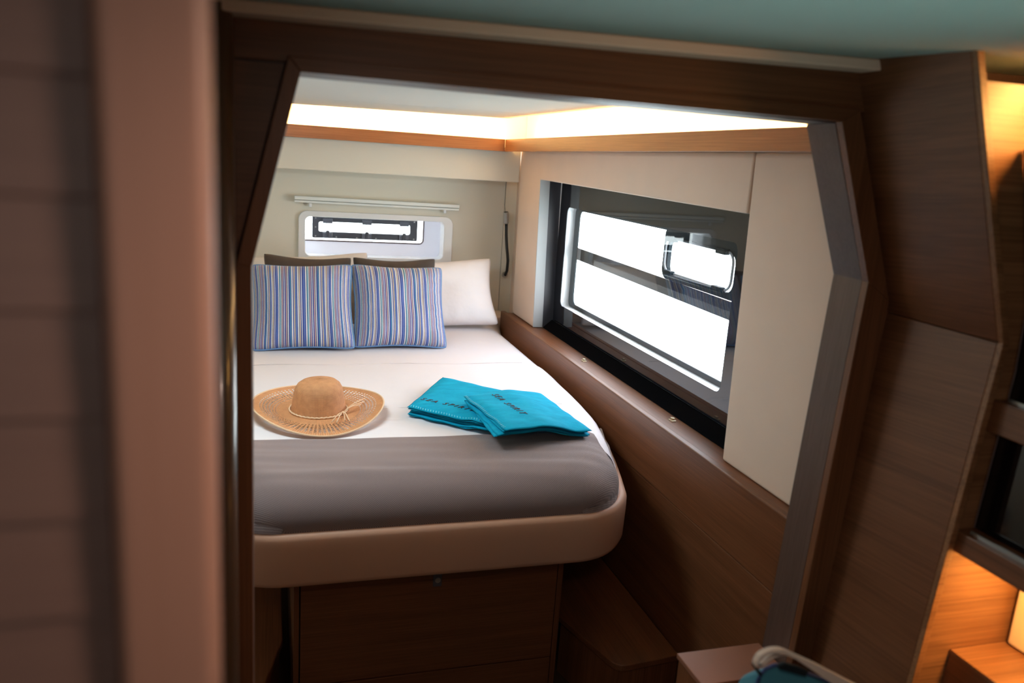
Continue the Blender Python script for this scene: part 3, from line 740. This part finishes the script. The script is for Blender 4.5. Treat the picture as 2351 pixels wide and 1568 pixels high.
# ---------------------------------------------------------------- turquoise towels
def towel(name, label, q, z0, layers, th, text, tpos, trot, tsize, base=None, fan=0.0):
    cx = sum(p[0] for p in q) / 4; cy = sum(p[1] for p in q) / 4
    r = empty(name, (cx, cy, z0), label, 'towel', 'folded turquoise towels')
    q = [Vector((p[0] - cx, p[1] - cy)) for p in q]
    B = (lambda x, y: base(x + cx, y + cy)) if base else (lambda x, y: 0)
    for k in range(layers):
        top = (k == layers - 1)
        sh = .005 * math.sin(k * 2.3) + (0 if top else -.005)
        def P(u, v, side, k=k, sh=sh, top=top):
            U, W_ = 2 * u - 1, 2 * v - 1
            off = fan * (layers - 1 - k) * (1 - v) * (1 - u)
            p = (q[0] * (1 - u) + q[1] * u) * (1 - v) + (q[3] * (1 - u) + q[2] * u) * v
            L = p.length; p = p * (1 + sh / max(L, .05)) + Vector((-off, 0))
            e = max(0, (1 - abs(U) ** 16) * (1 - abs(W_) ** 16)) ** .5
            drop = -(.006 if top else .003) * smooth(.75, 1, max(abs(U), abs(W_))) if k > 0 else 0
            z = th * (k + .5) + side * (th * .52) * e + drop + .0035 * noise.noise(V(p.x * 11, p.y * 11, z0 * 9 + k * .25)) * (1 if k else .1)
            w = .006 * noise.noise(V(u * 5, v * 5, k + z0))
            return (p.x + w, p.y + w, max(z, .0005) + B(p.x, p.y))
        bm = bmesh.new()
        for side in (-1, 1): grid_bm(bm, lambda u, v: P(u, v, side), 40, 40)
        bmesh.ops.remove_doubles(bm, verts=bm.verts, dist=.0002)
        link('fold', bm, towel_m, r, smooth=True, lift=False)
    # whip-stitched hem along the left-hand edge
    bm = bmesh.new(); k = layers - 1
    for i in range(30):
        v = .03 + .94 * i / 30
        if fan: a, b = P(.03, 1 - v, 1), P(.010, 1 - v + .012, 1)
        else: a, b = P(v, .035, 1), P(min(1, v + .008), .012, 1)
        tube_bm(bm, [V(*a) + V(0, 0, .0012), V(*b) + V(0, 0, .0008)], .0007, 4)
    link('stitching', bm, stitch_m, r, lift=False, kind='stuff')
    cu = bpy.data.curves.new('lettering', 'FONT'); cu.body = text; cu.size = tsize; cu.extrude = .0004; cu.align_x = 'LEFT'; cu.shear = .3; cu.space_character = 1.5
    to = bpy.data.objects.new('tmp', cu); C.objects.link(to); bpy.context.view_layer.update()
    me = bpy.data.meshes.new_from_object(to.evaluated_get(bpy.context.evaluated_depsgraph_get())); bpy.data.objects.remove(to)
    c_, s_ = math.cos(trot), math.sin(trot)
    for vx in me.vertices:
        x = tpos[0] - cx + vx.co.x * c_ - vx.co.y * s_; y = tpos[1] - cy + vx.co.x * s_ + vx.co.y * c_
        z = th * layers + .0035 * noise.noise(V(x * 11, y * 11, z0 * 9 + k * .25)) + B(x, y) + .0014 + vx.co.z
        vx.co = (x, y, z)
    lo = bpy.data.objects.new('lettering', me); C.objects.link(lo); me.materials.clear(); me.materials.append(letter_m); lo.parent = r; lo['kind'] = 'stuff'
    return r
TZ = ZT + .0085
T1H = 5 * .0085
towel('beach_towel', 'folded turquoise towel lying underneath, nearer the straw hat', [(.434, 2.506), (.666, 2.282), (.857, 2.626), (.627, 2.857)], TZ, 5, .0085, 'SEA SPIRIT', (.484, 2.553), math.radians(-43), .030, base=lambda x, y: .009 * smooth(2.37, 2.33, y))
def drape(x, y): return T1H + .003 - .038 * smooth(.78, .97, x) - .002 * smooth(2.34, 2.18, y)
towel('beach_towel', 'folded turquoise towel lying on top, nearer the hull window', [(.672, 2.15), (.978, 2.225), (.938, 2.615), (.622, 2.49)], TZ, 4, .0085, 'SEA SPIRIT', (.712, 2.475), math.radians(-80), .032, base=drape, fan=.013)

# ---------------------------------------------------------------- blind rail over the end window
br = empty('window_blind', (.545, 4.26, -.28), 'slim white folded blind rail mounted above the small end window', 'blind')
prism('head_rail', [(.118, 4.232, -.248), (.975, 4.232, -.252), (.975, 4.232, -.270), (.118, 4.232, -.266)], (0, .046, 0), blind_m, br, bevel=.002)
prism('bottom_rail', [(.118, 4.238, -.269), (.974, 4.238, -.273), (.974, 4.238, -.284), (.118, 4.238, -.280)], (0, .034, 0), blind_m, br, bevel=.002)
for cx_ in (.197, .899): box('clip', cx_ - .007, cx_ + .007, 4.245, 4.265, -.301, -.282, white_pl, br, bevel=.002)

# ---------------------------------------------------------------- gooseneck reading lamp
lp = empty('reading_lamp', (1.262, 4.27, -.60), 'black gooseneck reading lamp with grey cylindrical head on the corner wall', 'lamp')
bm = bmesh.new(); path = [(1.264, 4.262, -.63), (1.264, 4.235, -.60), (1.258, 4.21, -.54), (1.243, 4.20, -.46), (1.236, 4.20, -.40), (1.232, 4.20, -.335)]
tube_bm(bm, path, .0085, 8); link('gooseneck', bm, rubber, lp, smooth=True)
bm = bmesh.new(); tube_bm(bm, [(1.232, 4.20, -.340), (1.231, 4.20, -.335), (1.226, 4.197, -.278), (1.2258, 4.197, -.277)], [.010, .0155, .0155, .013], 14); link('lamp_head', bm, alu, lp, smooth=False)
bm = bmesh.new(); tube_bm(bm, [(1.2255, 4.1968, -.2765), (1.2252, 4.1966, -.2745)], .0125, 14); link('lens', bm, rubber, lp)
bm = bmesh.new(); tube_bm(bm, [(1.264, 4.278, -.63), (1.264, 4.262, -.63)], .016, 14); link('wall_mount', bm, alu, lp)
bm = bmesh.new(); tube_bm(bm, [(1.224, 4.205, -.277), (1.2365, 4.272, -.24), (1.2385, 4.276, -.113)], .0012, 5); link('cable', bm, rubber, lp)

# ---------------------------------------------------------------- brass clips on the ledge
for (px, py, lab) in ((1.243, 3.02, 'small brass clip on the wooden ledge under the middle of the hull window'), (1.252, 2.243, 'small brass clip on the wooden ledge nearer the doorway')):
    r = empty('ledge_clip', (px, py, -.803), lab, 'clip', 'brass clips on the ledge')
    box('plate', px + .012, px + .030, py - .012, py + .012, -.803, -.800, brass, r, bevel=.0008)
    box('tab', px + .016, px + .026, py - .007, py + .007, -.7995, -.792, brass, r, bevel=.001)

# ---------------------------------------------------------------- corner steps beside the berth
def rounded(pts, rads, n=6):
    out = []; m = len(pts)
    for i, p in enumerate(pts):
        r = rads[i]; p = Vector(p)
        if r == 0: out.append((p.x, p.y)); continue
        a = (Vector(pts[i - 1]) - p).normalized(); b = (Vector(pts[(i + 1) % m]) - p).normalized()
        p0, p1 = p + a * r, p + b * r
        for k in range(n + 1):
            t = k / n; q = p0 * (1 - t) ** 2 + p * 2 * t * (1 - t) + p1 * t * t; out.append((q.x, q.y))
    return out
st = empty('corner_step', (1.05, 2.1, -1.65), 'wooden corner step with rounded front between the berth and the hull side', 'step')
prism('tread', XY(rounded([(.905, 2.17), (.985, 1.885), (1.199, 1.905), (1.199, 3.0), (.905, 3.0)], [0, .04, 0, 0, 0]), -1.462), (0, 0, .022), wood_y, st, bevel=.004, seg=3)
prism('riser', XY([(.915, 2.18), (.992, 1.90), (1.199, 1.915), (1.199, 1.935), (1.005, 1.92), (.93, 2.19)], -1.648), (0, 0, .184), wood_z, st)
st = empty('corner_step', (-.15, 2.1, -1.65), 'wooden corner step in the dark recess left of the berth drawers', 'step')
prism('tread', XY(rounded([(.035, 2.20), (-.045, 1.89), (-.55, 1.90), (-.55, 3.0), (.035, 3.0)], [0, .04, 0, 0, 0]), -1.462), (0, 0, .022), wood_y, st, bevel=.004, seg=3)
prism('riser', XY([(.025, 2.21), (-.052, 1.905), (-.55, 1.915), (-.55, 1.935), (-.065, 1.925), (.01, 2.22)], -1.648), (0, 0, .184), wood_z, st)
# doorway threshold block
r = empty('threshold_block', (.98, 1.34, -1.65), 'low wooden block standing in the bottom right corner of the doorway', 'block')
box('top', .872, 1.083, 1.283, 1.396, -1.062, -1.05, plain('pinkish veneer', (.27, .11, .065), .5, mottled=.08), r, bevel=.0015)
bm = bmesh.new(); bx(bm, .877, 1.062, 1.284, 1.392, -1.648, -1.0625); link('body', bm, wood_z, r)

# ---------------------------------------------------------------- shelf unit at the right
su = empty('shelf_unit', (1.35, .6, -1.65), 'wooden shelf unit with black glass front and lit niches at the right', 'shelf')
def endx(z): return pil(z) + .0145
prism('end_panel', XZ([(endx(.17), .17), (endx(-.249), -.249), (endx(-1.64), -1.64), (1.60, -1.64), (1.60, .17)], 1.0405), (0, .02, 0), wood_shelf, su)
GP = [(1.167, .072), (1.242, -.192), (1.247, -.30), (1.228, -.594)]
for a, b in zip(GP, GP[1:]):
    prism('glass_front', [(a[0], 1.036, a[1]), (b[0], 1.036, b[1]), (b[0], .05, b[1]), (a[0], .05, a[1])], (.006, 0, 0), black_glass, su)
bm = bmesh.new(); tube_bm(bm, [(x - .002, 1.034, z) for x, z in GP], .0015, 5); link('glass_seal', bm, brown_line, su)
def rail(z0, z1, x0, dx):
    prism('rail', [(x0, 1.039, z0), (x0 + .003, 1.039, z1), (x0 + dx, 1.039, z1), (x0 + dx, 1.039, z0)], (0, -1.0, 0), wood_y, su, bevel=.002)
rail(-.637, -.598, 1.186, .050); rail(-.409, -.352, 1.210, .034)
for (x0, z0) in ((1.202, -.598), (1.226, -.352)):
    box('slide_track', x0, x0 + .004, .05, 1.02, z0, z0 + .006, alu, su)
box('shelf_board', 1.237, 1.60, .04, 1.039, -.637, -.620, wood_y, su)
box('shelf_board', 1.20, 1.60, .04, 1.039, .073, .079, wood_y, su)
box('back_panel', 1.362, 1.375, .04, 1.030, -.845, -.645, cream_panel, su, bevel=.006, seg=3)
box('ledge', 1.236, 1.60, .04, 1.039, -.856, -.848, wood_shelf, su, bevel=.0015)
prism('base_panel', [(1.238, 1.039, -.857), (1.172, 1.039, -1.64), (1.172, .04, -1.64), (1.238, .04, -.857)], (.018, 0, 0), wood_y, su)
box('back_panel', 1.59, 1.60, .04, 1.039, .08, .17, wood_shelf, su)

# ---------------------------------------------------------------- bag with strap on a low seat
box_s = empty('bench', (.95, .78, -1.65), 'low wooden bench under the teal bag', 'bench')
box('seat', .58, 1.12, .70, .98, -1.19, -1.16, wood_y, box_s, bevel=.004)
for (lx, ly) in ((.60, .72), (1.01, .72), (.60, .93), (1.01, .93)): box('leg', lx, lx + .03, ly, ly + .03, -1.648, -1.1905, wood_z, box_s)
bg_ = empty('teal_bag', (.80, .92, -1.158), 'teal fabric bag with navy edging and off-white strap, at the bottom right', 'bag')
body = [(.60, -1.155), (.655, -.90), (.690, -.739), (.691, -.726), (.695, -.714), (.702, -.707), (.714, -.703), (.729, -.705), (.758, -.718), (.792, -.732), (.826, -.749), (.862, -.768), (1.00, -.84), (1.03, -1.12)]
body = [(x * 1.045, max(z * 1.045, -1.155)) for x, z in body]
BF = .920
prism('body', XZ(body, BF), (0, .050, -.002), bag_m, bg_, bevel=.004, seg=3)
for v in bg_.children[0].data.vertices:
    if v.co.y > BF + .03 and v.co.z - ZC > -1.1: v.co.z -= .045
bm = bmesh.new(); tube_bm(bm, [(x, BF - .001, z) for x, z in body[:-1]], .0030, 6); link('edging', bm, plain('navy edging', (.03, .06, .19), .7), bg_, smooth=True)
prism('zip_patch', XZ([(x * 1.038, z * 1.038) for x, z in [(.722, -.7055), (.733, -.702), (.758, -.711), (.779, -.722), (.775, -.731), (.752, -.722), (.727, -.712)]], .912), (0, .006, 0), blk_rub, bg_, bevel=.001)
so = [(.694, -.712), (.694, -.705), (.698, -.696), (.704, -.692), (.712, -.689), (.720, -.6878), (.728, -.688), (.738, -.690), (.747, -.694), (.802, -.723), (.887, -.772), (1.02, -.848)]
si = [(1.015, -.866), (.845, -.766), (.804, -.737), (.764, -.709), (.746, -.700), (.729, -.694), (.720, -.6935), (.713, -.695), (.707, -.698), (.702, -.702), (.696, -.714)]
def band(name, A_, y, d, m_, par):
    # closed outline strap cut from thick leather
    return prism(name, XZ(A_, y), (0, d, 0), m_, par, bevel=.0008)
band('strap', so + si, .893, .010, strap_m, bg_)
band('strap_tab', [(.755, -.701), (.734, -.701), (.722, -.707), (.715, -.715), (.709, -.717), (.705, -.715), (.705, -.721), (.712, -.724), (.720, -.723), (.726, -.716), (.736, -.710), (.751, -.708), (.769, -.713)], .904, .005, strap_m, bg_)
band('webbing', [(.692, -.712), (.697, -.714), (.712, -.730), (.708, -.734)], .896, .008, blk_rub, bg_)
bm = bmesh.new(); bmesh.ops.create_uvsphere(bm, u_segments=12, v_segments=8, radius=.0028, matrix=Matrix.Translation(V(.709, .902, -.7165))); link('rivet', bm, alu, bg_, smooth=True)
bpy.context.view_layer.update()
